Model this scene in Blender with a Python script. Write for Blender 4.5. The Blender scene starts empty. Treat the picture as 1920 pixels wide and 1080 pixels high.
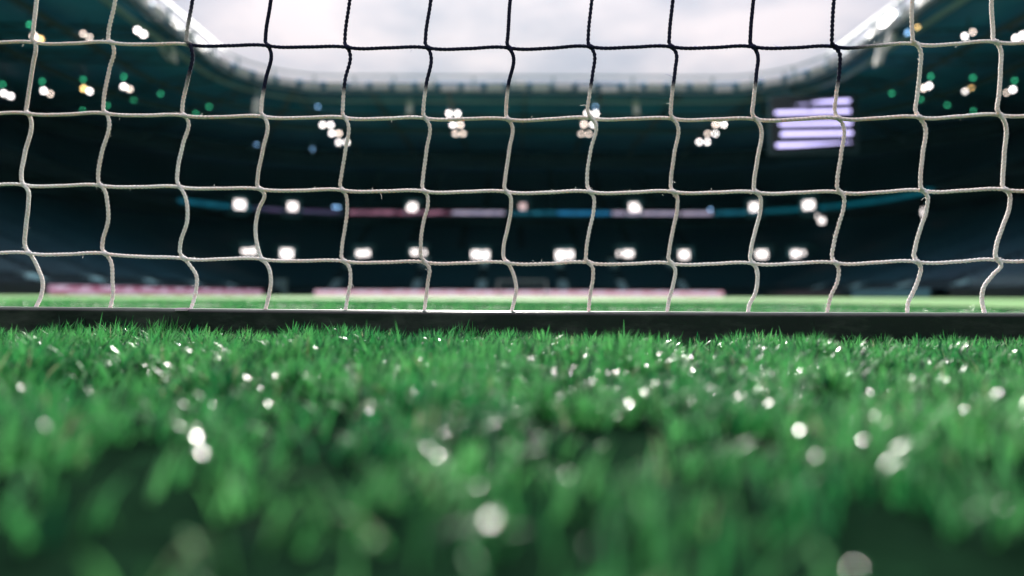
import bpy, math, random
import numpy as np
from mathutils import Matrix, Vector
random.seed(7); rng = np.random.default_rng(7)
sc = bpy.context.scene
R = math.radians

# ------------------------------------------------------------------ camera
F = 1320.0                       # focal length in pixels of a 1920 px wide picture
CAM_H = 0.0786
cam = bpy.data.cameras.new('camera'); co = bpy.data.objects.new('camera', cam)
sc.collection.objects.link(co); sc.camera = co
cam.sensor_width = 36; cam.lens = F / 1920 * 36
cam.clip_start = 0.01; cam.clip_end = 3000
ROT = Matrix.Rotation(R(90) + math.atan(15 / F), 3, 'X') @ Matrix.Rotation(R(0.18), 3, 'Z')
co.matrix_world = Matrix.Translation((0, 0, CAM_H)) @ ROT.to_4x4()
cam.dof.use_dof = True; cam.dof.focus_distance = 1.05; cam.dof.aperture_fstop = 1.95
cam.dof.aperture_blades = 0

# ------------------------------------------------------------------ sky and sun
SUN_EL, SUN_AZ = 29, -3          # degrees; azimuth to the right of straight ahead
w = bpy.data.worlds.new("World"); sc.world = w; w.use_nodes = True
nt = w.node_tree; nt.nodes.clear()
out = nt.nodes.new('ShaderNodeOutputWorld')
sky = nt.nodes.new('ShaderNodeTexSky'); sky.sky_type = 'NISHITA'; sky.sun_disc = False
sky.sun_elevation = R(SUN_EL); sky.sun_rotation = R(SUN_AZ)
b1 = nt.nodes.new('ShaderNodeBackground'); b1.inputs[1].default_value = 0.1
nt.links.new(sky.outputs[0], b1.inputs[0])
b2 = nt.nodes.new('ShaderNodeBackground'); b2.inputs[1].default_value = 1.0
tc = nt.nodes.new('ShaderNodeTexCoord'); mp = nt.nodes.new('ShaderNodeMapping')
mp.inputs['Scale'].default_value = (1.0, 1.0, 2.6); mp.inputs['Location'].default_value = (0.35, 0.1, 0.2)
nz = nt.nodes.new('ShaderNodeTexNoise'); nz.inputs['Scale'].default_value = 3.2; nz.inputs['Detail'].default_value = 6
cr = nt.nodes.new('ShaderNodeValToRGB')
cr.color_ramp.elements[0].position = 0.37; cr.color_ramp.elements[0].color = (0.44, 0.49, 0.60, 1)
cr.color_ramp.elements[1].position = 0.58; cr.color_ramp.elements[1].color = (0.92, 0.84, 0.87, 1)
nt.links.new(tc.outputs['Generated'], mp.inputs[0]); nt.links.new(mp.outputs[0], nz.inputs['Vector'])
nt.links.new(nz.outputs[0], cr.inputs[0]); nt.links.new(cr.outputs[0], b2.inputs[0])
sz = nt.nodes.new('ShaderNodeSeparateXYZ'); nt.links.new(tc.outputs['Generated'], sz.inputs[0])
zr = nt.nodes.new('ShaderNodeMapRange'); zr.inputs[3].default_value = .25; zr.inputs[4].default_value = 1.40      # overhead raised beyond the overcast law, to brighten cords and grass
nt.links.new(sz.outputs['Z'], zr.inputs[0]); nt.links.new(zr.outputs[0], b2.inputs[1])
mx = nt.nodes.new('ShaderNodeMixShader'); mx.inputs[0].default_value = 0.93
nt.links.new(b1.outputs[0], mx.inputs[1]); nt.links.new(b2.outputs[0], mx.inputs[2]); nt.links.new(mx.outputs[0], out.inputs[0])
sl = bpy.data.lights.new('sun', 'SUN'); sl.energy = 5.0; sl.angle = R(2.0); sl.color = (1.0, 0.95, 0.88)
so = bpy.data.objects.new('sun', sl); sc.collection.objects.link(so)
sd = Vector((math.sin(R(SUN_AZ)) * math.cos(R(SUN_EL)), math.cos(R(SUN_AZ)) * math.cos(R(SUN_EL)), math.sin(R(SUN_EL))))
so.rotation_euler = sd.to_track_quat('Z', 'Y').to_euler()
vs = sc.view_settings
sc.display_settings.display_device = 'sRGB'
vs.view_transform = 'Standard'; vs.look = 'None'; vs.exposure = 0.7; vs.gamma = 1.0; vs.use_curve_mapping = False
sc.cycles.use_denoising = True; sc.cycles.denoiser = 'OPENIMAGEDENOISE'; sc.cycles.denoising_input_passes = 'RGB_ALBEDO_NORMAL'; sc.cycles.denoising_prefilter = 'ACCURATE'
sc.cycles.max_bounces = 6; sc.cycles.diffuse_bounces = 3; sc.cycles.glossy_bounces = 2; sc.cycles.transmission_bounces = 3
sc.cycles.sample_clamp_indirect = 3.0

# ------------------------------------------------------------------ helpers
def ray(px, py):
    v = ROT @ Vector(((px - 960) / F, -(py - 540) / F, -1.0)); return v / v.y       # one unit of depth
def at_depth(px, py, y): return Vector((0, 0, CAM_H)) + ray(px, py) * y
def at_height(px, py, z): v = ray(px, py); return Vector((0, 0, CAM_H)) + v * ((z - CAM_H) / v.z)
NET_Y, NET_YAW = 1.06, -0.055
def on_net(px, py, dy=0.0):
    v = ray(px, py); t = (NET_Y + dy) / (1 - NET_YAW * v.x); return Vector((0, 0, CAM_H)) + v * t

def mat(name, col, rough=0.6, spec=0.5, metal=0.0, emit=None, es=0.0, noise=None, bump=None):
    m = bpy.data.materials.new(name); m.use_nodes = True; n = m.node_tree; b = n.nodes['Principled BSDF']
    b.inputs['Base Color'].default_value = (*col, 1); b.inputs['Roughness'].default_value = rough
    b.inputs['Specular IOR Level'].default_value = spec; b.inputs['Metallic'].default_value = metal
    if emit: b.inputs['Emission Color'].default_value = (*emit, 1); b.inputs['Emission Strength'].default_value = es
    if noise or bump:
        t = n.nodes.new('ShaderNodeTexCoord')
    if noise:                              # (scale, second colour)
        z = n.nodes.new('ShaderNodeTexNoise'); z.inputs['Scale'].default_value = noise[0]; z.inputs['Detail'].default_value = 5
        c = n.nodes.new('ShaderNodeValToRGB'); c.color_ramp.elements[0].position = 0.35; c.color_ramp.elements[1].position = 0.68
        c.color_ramp.elements[0].color = (*col, 1); c.color_ramp.elements[1].color = (*noise[1], 1)
        n.links.new(t.outputs['Object'], z.inputs['Vector']); n.links.new(z.outputs[0], c.inputs[0]); n.links.new(c.outputs[0], b.inputs['Base Color'])
    if bump:
        z = n.nodes.new('ShaderNodeTexNoise'); z.inputs['Scale'].default_value = bump[0]; z.inputs['Detail'].default_value = 4
        u = n.nodes.new('ShaderNodeBump'); u.inputs['Strength'].default_value = bump[1]; u.inputs['Distance'].default_value = bump[2]
        n.links.new(t.outputs['Object'], z.inputs['Vector']); n.links.new(z.outputs[0], u.inputs['Height']); n.links.new(u.outputs[0], b.inputs['Normal'])
    return m

def link(o, parent=None):
    sc.collection.objects.link(o)
    if parent is not None: o.parent = parent
    return o
def tag(o, label=None, cat=None, group=None, kind=None):
    if label: o['label'] = label
    if cat: o['category'] = cat
    if group: o['group'] = group
    if kind: o['kind'] = kind
    return o
def thing(name, loc, label, cat, group=None, rz=0.0):
    o = bpy.data.objects.new(name, None); o.location = loc; o.rotation_euler = (0, 0, rz); o.empty_display_size = 0.2
    link(o); return tag(o, label, cat, group)

class MB:
    def __init__(s): s.v = []; s.f = []
    def add(s, vs_, fs):
        k = len(s.v); s.v += [tuple(v) for v in vs_]; s.f += [tuple(i + k for i in f) for f in fs]; return s
    def box(s, c, d, rot=None, bev=0.0):
        hx, hy, hz = d[0] / 2, d[1] / 2, d[2] / 2
        if bev > 0:
            P = []; b = bev
            for z, ins in ((-hz, b), (-hz + b, 0), (hz - b, 0), (hz, b)):
                for sx, sy in ((-1, -1), (1, -1), (1, 1), (-1, 1)):
                    P.append(Vector((sx * (hx - ins), sy * (hy - ins), z)))
            fs = [(3, 2, 1, 0), (12, 13, 14, 15)] + [(r * 4 + i, r * 4 + (i + 1) % 4, r * 4 + 4 + (i + 1) % 4, r * 4 + 4 + i) for r in range(3) for i in range(4)]
        else:
            P = [Vector((x, y, z)) for z in (-hz, hz) for x, y in ((-hx, -hy), (hx, -hy), (hx, hy), (-hx, hy))]
            fs = [(3, 2, 1, 0), (4, 5, 6, 7), (0, 1, 5, 4), (1, 2, 6, 5), (2, 3, 7, 6), (3, 0, 4, 7)]
        if rot is not None: P = [rot @ p for p in P]
        c = Vector(c); return s.add([p + c for p in P], fs)
    def bar(s, a, b, w_, h_=None, n=None):
        """a box (or n-sided tube) from a to b"""
        a = Vector(a); b = Vector(b); d = b - a; q = d.to_track_quat('Z', 'Y').to_matrix()
        if n:
            P = []; fs = []
            for e in (a, b):
                for i in range(n):
                    t = 2 * math.pi * i / n; P.append(e + q @ Vector((math.cos(t) * w_ / 2, math.sin(t) * w_ / 2, 0)))
            fs = [(i, (i + 1) % n, n + (i + 1) % n, n + i) for i in range(n)] + [tuple(range(n))[::-1], tuple(range(n, 2 * n))]
            return s.add(P, fs)
        return s.box((a + b) / 2, (w_, h_ or w_, d.length), q)
    def build(s, name, m, parent=None, smooth=False):
        me = bpy.data.meshes.new(name); me.from_pydata(s.v, [], s.f); me.update()
        if m: me.materials.append(m)
        if smooth: me.polygons.foreach_set('use_smooth', [True] * len(me.polygons))
        o = bpy.data.objects.new(name, me); return link(o, parent)
def array_mesh(name, V, quads, m, parent=None, smooth=False, tris=None):
    me = bpy.data.meshes.new(name); V = np.asarray(V, dtype=np.float32)
    quads = np.asarray(quads, dtype=np.int32).reshape(-1, 4) if quads is not None else np.zeros((0, 4), np.int32)
    tris = np.asarray(tris, dtype=np.int32).reshape(-1, 3) if tris is not None else np.zeros((0, 3), np.int32)
    me.vertices.add(len(V)); me.vertices.foreach_set('co', V.ravel())
    nl = quads.size + tris.size; me.loops.add(nl)
    me.loops.foreach_set('vertex_index', np.concatenate([quads.ravel(), tris.ravel()]))
    me.polygons.add(len(quads) + len(tris))
    st = np.concatenate([np.arange(len(quads)) * 4, quads.size + np.arange(len(tris)) * 3]).astype(np.int32)
    me.polygons.foreach_set('loop_start', st)
    if smooth: me.polygons.foreach_set('use_smooth', np.ones(len(st), bool))
    me.update(calc_edges=True); me.validate(verbose=False)
    if m: me.materials.append(m)
    return link(bpy.data.objects.new(name, me), parent)

# ------------------------------------------------------------------ materials
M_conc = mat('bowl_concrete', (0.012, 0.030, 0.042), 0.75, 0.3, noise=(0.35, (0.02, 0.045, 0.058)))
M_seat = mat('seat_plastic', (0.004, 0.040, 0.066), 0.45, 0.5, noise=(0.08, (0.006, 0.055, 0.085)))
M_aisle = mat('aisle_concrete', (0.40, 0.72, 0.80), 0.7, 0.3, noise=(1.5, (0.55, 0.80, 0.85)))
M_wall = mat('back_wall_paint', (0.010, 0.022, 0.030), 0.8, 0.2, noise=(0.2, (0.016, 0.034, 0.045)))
M_ceil = mat('roof_sheet', (0.014, 0.15, 0.33), 0.6, 0.4, noise=(0.10, (0.03, 0.27, 0.50)))
M_steel = mat('dark_steel', (0.03, 0.07, 0.085), 0.5, 0.5, noise=(2.0, (0.05, 0.10, 0.12)))
M_rail = mat('pale_steel', (0.30, 0.40, 0.43), 0.45, 0.5, noise=(1.0, (0.42, 0.50, 0.52)))
M_fascia = mat('white_sheet', (0.86, 0.83, 0.84), 0.4, 0.5, noise=(0.6, (0.76, 0.76, 0.78)))
nf = M_fascia.node_tree; tf_ = nf.nodes.new('ShaderNodeBsdfTranslucent'); tf_.inputs[0].default_value = (.85, .83, .86, 1); mf = nf.nodes.new('ShaderNodeMixShader'); mf.inputs[0].default_value = .35
nf.links.new(nf.nodes['Principled BSDF'].outputs[0], mf.inputs[1]); nf.links.new(tf_.outputs[0], mf.inputs[2]); nf.links.new(mf.outputs[0], nf.nodes['Material Output'].inputs[0])
M_roof_top = mat('roof_top', (0.45, 0.46, 0.48), 0.6)
M_housing = mat('lamp_housing', (0.05, 0.06, 0.065), 0.5)
M_portal = mat('portal_concrete', (0.06, 0.20, 0.235), 0.7, 0.3, noise=(2.0, (0.09, 0.24, 0.28)))
def emitter(name, col, s): return mat(name, tuple(c * 0.4 for c in col), 0.4, emit=col, es=s)
E_flood = emitter('floodlight_lens', (1.0, 0.93, 0.90), 7)
E_floodw = emitter('floodlight_lens_warm', (1.0, 0.83, 0.72), 5.5)
E_floody = emitter('floodlight_lens_yellow', (1.0, 0.66, 0.25), 6)
E_green = emitter('green_lens', (0.05, 0.62, 0.30), 3.0)
E_blue = emitter('blue_lens', (0.25, 0.5, 0.85), 3)
E_tunnel = emitter('tunnel_light_panel', (1.0, 0.90, 0.87), 1.7)
E_tunnel_dim = emitter('tunnel_light_dim', (0.85, 0.62, 0.62), 0.8)

# ------------------------------------------------------------------ ground
def turf_mat():
    m = bpy.data.materials.new('pitch_turf'); m.use_nodes = True; n = m.node_tree; b = n.nodes['Principled BSDF']
    b.inputs['Roughness'].default_value = 0.8; b.inputs['Specular IOR Level'].default_value = 0.25
    t = n.nodes.new('ShaderNodeTexCoord'); sep = n.nodes.new('ShaderNodeSeparateXYZ'); n.links.new(t.outputs['Object'], sep.inputs[0])
    # mowing bands across the pitch
    md = n.nodes.new('ShaderNodeMath'); md.operation = 'MULTIPLY'; md.inputs[1].default_value = 2 * math.pi / 11.0
    n.links.new(sep.outputs['Y'], md.inputs[0])
    sn = n.nodes.new('ShaderNodeMath'); sn.operation = 'SINE'; n.links.new(md.outputs[0], sn.inputs[0])
    st = n.nodes.new('ShaderNodeMapRange'); st.inputs[1].default_value = -0.3; st.inputs[2].default_value = 0.3; n.links.new(sn.outputs[0], st.inputs[0])
    z = n.nodes.new('ShaderNodeTexNoise'); z.inputs['Scale'].default_value = 1.4; z.inputs['Detail'].default_value = 8; n.links.new(t.outputs['Object'], z.inputs['Vector'])
    mixa = n.nodes.new('ShaderNodeMix'); mixa.data_type = 'RGBA'
    mixa.inputs[6].default_value = (0.15, 0.34, 0.11, 1); mixa.inputs[7].default_value = (0.24, 0.46, 0.19, 1)
    n.links.new(st.outputs[0], mixa.inputs[0])
    mixb = n.nodes.new('ShaderNodeMix'); mixb.data_type = 'RGBA'; mixb.blend_type = 'MULTIPLY'; mixb.inputs[0].default_value = 0.7
    c = n.nodes.new('ShaderNodeValToRGB'); c.color_ramp.elements[0].position = 0.3; c.color_ramp.elements[1].position = 0.7
    c.color_ramp.elements[0].color = (0.6, 0.65, 0.6, 1); c.color_ramp.elements[1].color = (1.15, 1.1, 1.1, 1)
    n.links.new(z.outputs[0], c.inputs[0]); n.links.new(mixa.outputs[2], mixb.inputs[6]); n.links.new(c.outputs[0], mixb.inputs[7])
    n.links.new(mixb.outputs[2], b.inputs['Base Color'])
    u = n.nodes.new('ShaderNodeBump'); u.inputs['Strength'].default_value = 0.6; u.inputs['Distance'].default_value = 0.02
    z2 = n.nodes.new('ShaderNodeTexNoise'); z2.inputs['Scale'].default_value = 60; n.links.new(t.outputs['Object'], z2.inputs['Vector'])
    n.links.new(z2.outputs[0], u.inputs['Height']); n.links.new(u.outputs[0], b.inputs['Normal'])
    return m
M_turf = turf_mat()
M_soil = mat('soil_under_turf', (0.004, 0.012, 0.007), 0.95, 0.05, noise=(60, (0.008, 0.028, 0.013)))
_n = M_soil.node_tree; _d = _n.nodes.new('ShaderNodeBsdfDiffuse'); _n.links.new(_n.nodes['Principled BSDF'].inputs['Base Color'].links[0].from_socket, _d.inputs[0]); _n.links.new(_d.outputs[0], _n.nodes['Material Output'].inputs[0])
M_line = mat('line_paint', (0.72, 0.74, 0.72), 0.8, 0.2, noise=(8, (0.55, 0.66, 0.55)))
def sheet(name, x0, x1, y0, y1, z, m):
    o = MB().add([(x0, y0, z), (x1, y0, z), (x1, y1, z), (x0, y1, z)], [(0, 1, 2, 3)]).build(name, m)
    return tag(o, kind='structure')
GL = 3.15                                     # near goal line
sheet('ground', -400, 400, -300, 500, -0.03, mat('outer_ground', (0.05, 0.05, 0.05), 0.9, noise=(0.2, (0.07, 0.07, 0.07))))
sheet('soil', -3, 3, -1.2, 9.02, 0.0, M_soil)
tf = MB()
for x0, x1, y0, y1 in ((-36, 39.4, 9.0, 112), (-36, -3, -4, 9.0), (3, 39.4, -4, 9.0), (-3, 3, -4, -1.2)):
    tf.add([(x0, y0, 0.020), (x1, y0, 0.020), (x1, y1, 0.020), (x0, y1, 0.020)], [(0, 1, 2, 3)])
tag(tf.build('pitch', M_turf), kind='structure')
track = MB()
for x0, x1, y0, y1 in ((-37.6, -36, -6, 114), (39.4, 41, -6, 114), (-36, 39.4, 112, 114), (-36, 39.4, -6, -4)):
    track.add([(x0, y0, 0.012), (x1, y0, 0.012), (x1, y1, 0.012), (x0, y1, 0.012)], [(0, 1, 2, 3)])
tag(track.build('perimeter_path', mat('path_rubber', (0.02, 0.03, 0.035), 0.8)), kind='structure')
CX = 1.7
lm = MB()
def rect(x0, x1, y0, y1): lm.add([(x0, y0, 0.024), (x1, y0, 0.024), (x1, y1, 0.024), (x0, y1, 0.024)], [(0, 1, 2, 3)])
FG = GL + 105
rect(CX - 34, -3, GL - .06, GL + .06); rect(3, CX + 34, GL - .06, GL + .06)
rect(CX - 34, CX + 34, FG - .06, FG + .06)
for s in (-1, 1): rect(CX + s * 34 - .06, CX + s * 34 + .06, GL + .07, FG - .07)
rect(CX - 33.9, CX + 33.9, GL + 52.44, GL + 52.56)
for hw, dep in ((20.16, 16.5), (9.16, 5.5)):
    for s in (-1, 1):
        if dep > 5.6 : rect(CX + s * hw - .06, CX + s * hw + .06, max(GL + .07, 9.05) if abs(CX + s * hw) < 3 else GL + .07, GL + dep - .07)
        else: rect(CX + s * hw - .06, CX + s * hw + .06, GL + .07, GL + dep - .07)
        rect(CX + s * hw - .06, CX + s * hw + .06, FG - dep + .07, FG - .07)
    if GL + dep > 9: rect(CX - hw, CX + hw, GL + dep - .06, GL + dep + .06)
    else: rect(CX - hw, -3.01, GL + dep - .06, GL + dep + .06); rect(3.01, CX + hw, GL + dep - .06, GL + dep + .06)
    rect(CX - hw, CX + hw, FG - dep - .06, FG - dep + .06)
n = 72; ring = [(CX + r_ * math.cos(2 * math.pi * i / n), GL + 52.5 + r_ * math.sin(2 * math.pi * i / n), 0.028) for i in range(n) for r_ in (9.09, 9.21)]
lm.add(ring, [(2 * i, 2 * i + 1, (2 * i + 3) % (2 * n), (2 * i + 2) % (2 * n)) for i in range(n)])
tag(lm.build('pitch_markings', M_line), kind='structure')

# ------------------------------------------------------------------ stadium
def rr_path(hw, y0, y1, r, off, step=4.0, nc=10):
    """rounded rectangle ring (counter-clockwise) grown by off: points, outward normals"""
    cy = (y0 + y1) / 2; hl = (y1 - y0) / 2; P = []; N = []
    cs = [((CX + hw - r, cy - hl + r), -90), ((CX + hw - r, cy + hl - r), 0), ((CX - hw + r, cy + hl - r), 90), ((CX - hw + r, cy - hl + r), 180)]
    for k in range(4):
        (cx, cyy), a0 = cs[k]
        for i in range(nc + 1):
            a = R(a0 + 90 * i / nc); P.append((cx + (r + off) * math.cos(a), cyy + (r + off) * math.sin(a))); N.append((math.cos(a), math.sin(a)))
        nx = cs[(k + 1) % 4][0]; L = math.hypot(nx[0] - cx, nx[1] - cyy); m_ = max(1, int(L / step)); a = R(a0 + 90)
        for i in range(1, m_):
            t = i / m_; P.append((cx + (nx[0] - cx) * t + (r + off) * math.cos(a), cyy + (nx[1] - cyy) * t + (r + off) * math.sin(a))); N.append((math.cos(a), math.sin(a)))
    return P, N
BOWL = (38.0, -38.0, 113.5, 6.0)
def sweep(ringdef, prof, name, m, parent, closed=False):
    rings = [rr_path(*ringdef, o)[0] for o, z in prof]; n = len(rings[0]); V = []; Q = []
    for (o, z), rg in zip(prof, rings): V += [(x, y, z) for x, y in rg]
    k = len(prof)
    for j in range(k if closed else k - 1):
        j2 = (j + 1) % k
        for i in range(n): Q.append((j * n + i, j * n + (i + 1) % n, j2 * n + (i + 1) % n, j2 * n + i))
    return array_mesh(name, V, Q, m, parent)
stad = thing('stadium', (CX, 53, 0), 'dark two tier football stadium with teal seats and an open rounded roof around the pitch', 'stadium')
stad.location = (0, 0, 0)
LZ0, LS = 1.0, 0.40
def lower_z(o): return LZ0 + LS * o
UO, UZ, US = 24.0, 17.0, 0.56
def upper_z(o): return UZ + US * (o - UO)
prof = [(0, 0.0), (0, LZ0)]
o_ = 0.0
while o_ < 33: prof += [(o_ + .8, LZ0 + LS * o_), (o_ + .8, LZ0 + LS * (o_ + .8))]; o_ += .8
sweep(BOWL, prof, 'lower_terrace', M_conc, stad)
prof = [(UO, 15.0), (UO + .02, 16.6)]
o_ = UO
prof = []
while o_ < 44: prof += [(o_, upper_z(o_)), (o_ + .8, upper_z(o_))]; o_ += .8
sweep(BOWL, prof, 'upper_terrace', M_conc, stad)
sweep(BOWL, [(33.6, 13.5), (33.6, 20.5)], 'concourse_wall', M_wall, stad)
sweep(BOWL, [(24.0, 15.6), (24.0, 17.3), (23.8, 17.3), (23.8, 15.4), (33.6, 17.2)], 'balcony_front', M_wall, stad)
sweep(BOWL, [(44.0, 28.3), (44.7, 28.3), (44.7, 0.0), (44.9, 0.0), (44.9, 31.5), (44.7, 31.5), (44.7, 28.32)], 'back_wall', M_wall, stad)
sweep(BOWL, [(-.15, 0), (-.15, 1.15), (0, 1.15)], 'front_parapet', M_wall, stad)

far_low = [-40, -29, -15.6, -5, 8.4, 18, 28, 39]
far_up = [-29.6, -19.4, -9.6, 1.7, 12.4, 22.6, 33.6]
side_y = [5, 14.5, 24, 34.5, 44.5, 55.6, 64, 73.5, 84, 94.5]
aisles = []       # (base point, outward normal, o0, o1, tier)
for x in far_low[1:-1]: aisles.append(((x, 113.5), (0, 1), 0, 15.2, 0))
for x in far_up: aisles.append(((x, 113.5), (0, 1), 19.0, 32.8, 0))
for y in side_y:
    for s in (-1, 1): aisles.append(((CX + s * 38, y), (s, 0), 0, 32.8, 0))
for x in far_low[1:-1]: aisles.append(((x, 113.5), (0, 1), UO + .8, 44, 1))
for y in side_y:
    for s in (-1, 1): aisles.append(((CX + s * 38, y), (s, 0), UO + .8, 44, 1))
for (bx, by), (nx, ny), oa, ob, tier in aisles:
    m = MB(); o = oa
    while o < ob:
        z = (lower_z(math.floor(o / .8) * .8) if tier == 0 else upper_z(UO + math.floor((o - UO) / .8 + 1e-6) * .8))
        for h in (0, 1):
            zz = z - .16 + (0.02 if h == 0 else (.17 if tier == 0 else .23)); c0 = o + h * .4
            c = (bx + nx * (c0 + .2), by + ny * (c0 + .2), zz); m.box((c[0], c[1], c[2]), ((.4 if nx else 1.6), (.4 if ny else 1.6), .36))
        o += .8
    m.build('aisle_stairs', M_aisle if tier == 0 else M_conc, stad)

# seats: one joined part per tier
bs = np.array([(-.21, 0, .0), (.21, 0, .0), (.21, -.38, .02), (-.21, -.38, .02), (-.21, .02, .42), (.21, .02, .42), (-.21, .05, .40), (.21, .05, .40), (-.21, .03, -.05), (.21, .03, -.05)], float)
bq = np.array([(3, 2, 1, 0), (0, 1, 5, 4), (4, 5, 7, 6), (6, 7, 9, 8)])
def seats(name, o0, o1, zf, tier):
    Vs = []; o = o0
    while o < o1:
        P, N = rr_path(*BOWL, o, step=2.0); P.append(P[0]); N.append(N[0])
        P = np.array(P); d = np.hypot(*(P[1:] - P[:-1]).T); s = np.concatenate([[0], np.cumsum(d)])
        t = np.arange(0, s[-1], 0.52); x = np.interp(t, s, P[:, 0]); y = np.interp(t, s, P[:, 1])
        Na = np.array(N); nx = np.interp(t, s, Na[:, 0]); ny = np.interp(t, s, Na[:, 1]); l = np.hypot(nx, ny); nx /= l; ny /= l
        keep = y > 12
        for (bx, by), (ax, ay), oa, ob, ti in aisles:
            if ti != tier or not (oa - .4 <= o <= ob + .4): continue
            lat = np.abs((x - bx) * ay + (y - by) * ax) if True else 0
            same = (nx * ax + ny * ay) > .98
            keep &= ~(same & (lat < .85))
        x, y, nx, ny = x[keep], y[keep], nx[keep], ny[keep]
        b = bs[None]; X = x[:, None] + (-ny[:, None]) * b[..., 0] + nx[:, None] * b[..., 1]
        Y = y[:, None] + nx[:, None] * b[..., 0] + ny[:, None] * b[..., 1]
        Z = np.broadcast_to(zf(o) + .42 + b[..., 2], X.shape)
        Vs.append(np.stack([X, Y, Z], -1).reshape(-1, 3)); o += .8
    V = np.concatenate(Vs); k = len(V) // len(bs)
    Q = (bq[None] + (np.arange(k) * len(bs))[:, None, None]).reshape(-1, 4)
    ob = array_mesh(name, V, Q, M_seat, stad); ob['kind'] = 'stuff'
    return ob
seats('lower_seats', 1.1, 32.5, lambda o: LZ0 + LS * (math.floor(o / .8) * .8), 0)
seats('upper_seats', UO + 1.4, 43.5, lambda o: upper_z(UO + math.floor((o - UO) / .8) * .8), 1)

def bowl_off(x, y):
    hw, y0, y1, r = BOWL; qx = abs(x - CX) - (hw - r); qy = abs(y - (y0 + y1) / 2) - ((y1 - y0) / 2 - r)
    return math.hypot(max(qx, 0), max(qy, 0)) + min(max(qx, qy), 0) - r
def hit_offset(px, py, o):
    lo, hi = 20.0, 200.0; v = ray(px, py)
    for _ in range(50):
        t = (lo + hi) / 2
        if bowl_off(v.x * t, t) < o: lo = t
        else: hi = t
    return Vector((0, 0, CAM_H)) + v * lo
def hit_slope(px, py):
    v = ray(px, py); t = 25.0
    while t < 220:
        p = Vector((0, 0, CAM_H)) + v * t; o = bowl_off(p.x, p.y)
        if o > 0 and lower_z(o) >= p.z: break
        t += .1
    return p
def face_in(p):
    e = .3; gx = bowl_off(p.x + e, p.y) - bowl_off(p.x - e, p.y); gy = bowl_off(p.x, p.y + e) - bowl_off(p.x, p.y - e)
    return math.atan2(gy, gx) - math.pi / 2           # local +y points outward
def portal(p, w_, h_, lamps, dim=False):
    """stairwell entrance: concrete surround with roof slab, lit tunnel lamps inside"""
    rz = Matrix.Rotation(face_in(p), 4, 'Z'); e = MB()
    W = w_ + .7
    e.box((-W / 2, .6, -.1), (.25, 3.2, h_ + 1.2)); e.box((W / 2, .6, -.1), (.25, 3.2, h_ + 1.2))
    e.box((0, .6, h_ / 2 + .62), (W + .6, 3.3, .22)); e.box((0, 2.28, -.1), (W - .26, .15, h_ + 1.15)); e.box((0, 1.0, -h_ / 2 - .78), (W + .2, 2.4, .2))
    o = e.build('stairwell_entrance', M_portal, stad); o.matrix_local = Matrix.Translation(p) @ rz
    for (dx, dz, lw, lh) in lamps:
        g = MB().box((dx * 1.1, -.7, dz), (lw * 1.15, .12, lh * 1.12), bev=.04).build('tunnel_light', E_tunnel_dim if dim else E_tunnel, o)
LOW = [(463, 472, [(-.5, -.1, 1.2, .8), (.75, .05, .8, .9)]), (536, 478, [(0, 0, 1.7, 1.7)]), (682, 476, [(-.5, -.15, 1.0, 1.2), (.6, .1, .9, .9)]),
       (784, 474, [(-.45, 0, 1.1, .9), (1.1, 0, .6, .7)]), (901, 479, [(-.7, -.05, 1.5, 1.5), (.95, .05, .9, 1.3)]), (1058, 479, [(-.65, 0, 1.5, 1.4), (.95, 0, 1.1, 1.4)]),
       (1172, 476, [(-1.2, 0, .5, .7), (.4, 0, 1.5, 1.0)]), (1281, 479, [(0, 0, 1.4, 1.4)]), (1430, 478, [(0, .1, 1.5, 1.1), (.2, -.6, .9, .4)]), (1499, 478, [(-.3, -.1, 1.2, 1.5), (.95, .3, .5, .5)])]
for px, py, l in LOW:
    p = hit_slope(px, py) ; p -= ray(px, py) * 2.2; portal(p, 2.6, 1.8, l)
UP = [(447, 384, [(0, 0, 1.6, 1.4)], 0), (548, 388, [(0, 0, 1.4, 1.3)], 0), (775, 389, [(0, 0, 1.2, 1.3), (-.8, -.2, .3, .8)], 0), (980, 388, [(0, 0, 1.0, 1.0)], 1),
      (1187, 390, [(0, .1, 1.3, 1.3), (.8, -.3, .5, .7)], 0), (1415, 389, [(0, 0, 1.3, 1.3)], 0), (1519, 385, [(0, 0, 1.6, 1.3)], 0)]
for px, py, l, d in UP:
    portal(hit_offset(px, py, 23.7), 2.2, 1.7, l, bool(d))
for px, py, lw, lh in ((1541, 414, .9, .9), (1533, 406, .3, .5), (1731, 398, .3, 1.1)):
    p = hit_offset(px, py, 23.2); o = MB().box((0, 0, 0), (lw, .2, lh), bev=.05).build('wall_light', E_tunnel, stad); o.matrix_local = Matrix.Translation(p) @ Matrix.Rotation(face_in(p), 4, 'Z')

# lit band on the balcony front, panel by panel
def led_mat(name, a, b, s, scale=(0.6, 0.6, 2.0)):
    m = bpy.data.materials.new(name); m.use_nodes = True; n = m.node_tree; p = n.nodes['Principled BSDF']
    p.inputs['Base Color'].default_value = (.02, .02, .025, 1); p.inputs['Roughness'].default_value = .4
    t = n.nodes.new('ShaderNodeTexCoord'); g = n.nodes.new('ShaderNodeMapping'); g.inputs['Scale'].default_value = scale
    z = n.nodes.new('ShaderNodeTexNoise'); z.inputs['Scale'].default_value = 1.0; z.inputs['Detail'].default_value = 3
    c = n.nodes.new('ShaderNodeValToRGB'); c.color_ramp.elements[0].position = .42; c.color_ramp.elements[1].position = .55
    c.color_ramp.elements[0].color = (*a, 1); c.color_ramp.elements[1].color = (*b, 1)
    n.links.new(t.outputs['Object'], g.inputs[0]); n.links.new(g.outputs[0], z.inputs['Vector']); n.links.new(z.outputs[0], c.inputs[0])
    n.links.new(c.outputs[0], p.inputs['Emission Color']); p.inputs['Emission Strength'].default_value = s
    return m
L_teal = led_mat('led_teal', (.0, .07, .12), (.01, .16, .24), .5)
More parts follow.
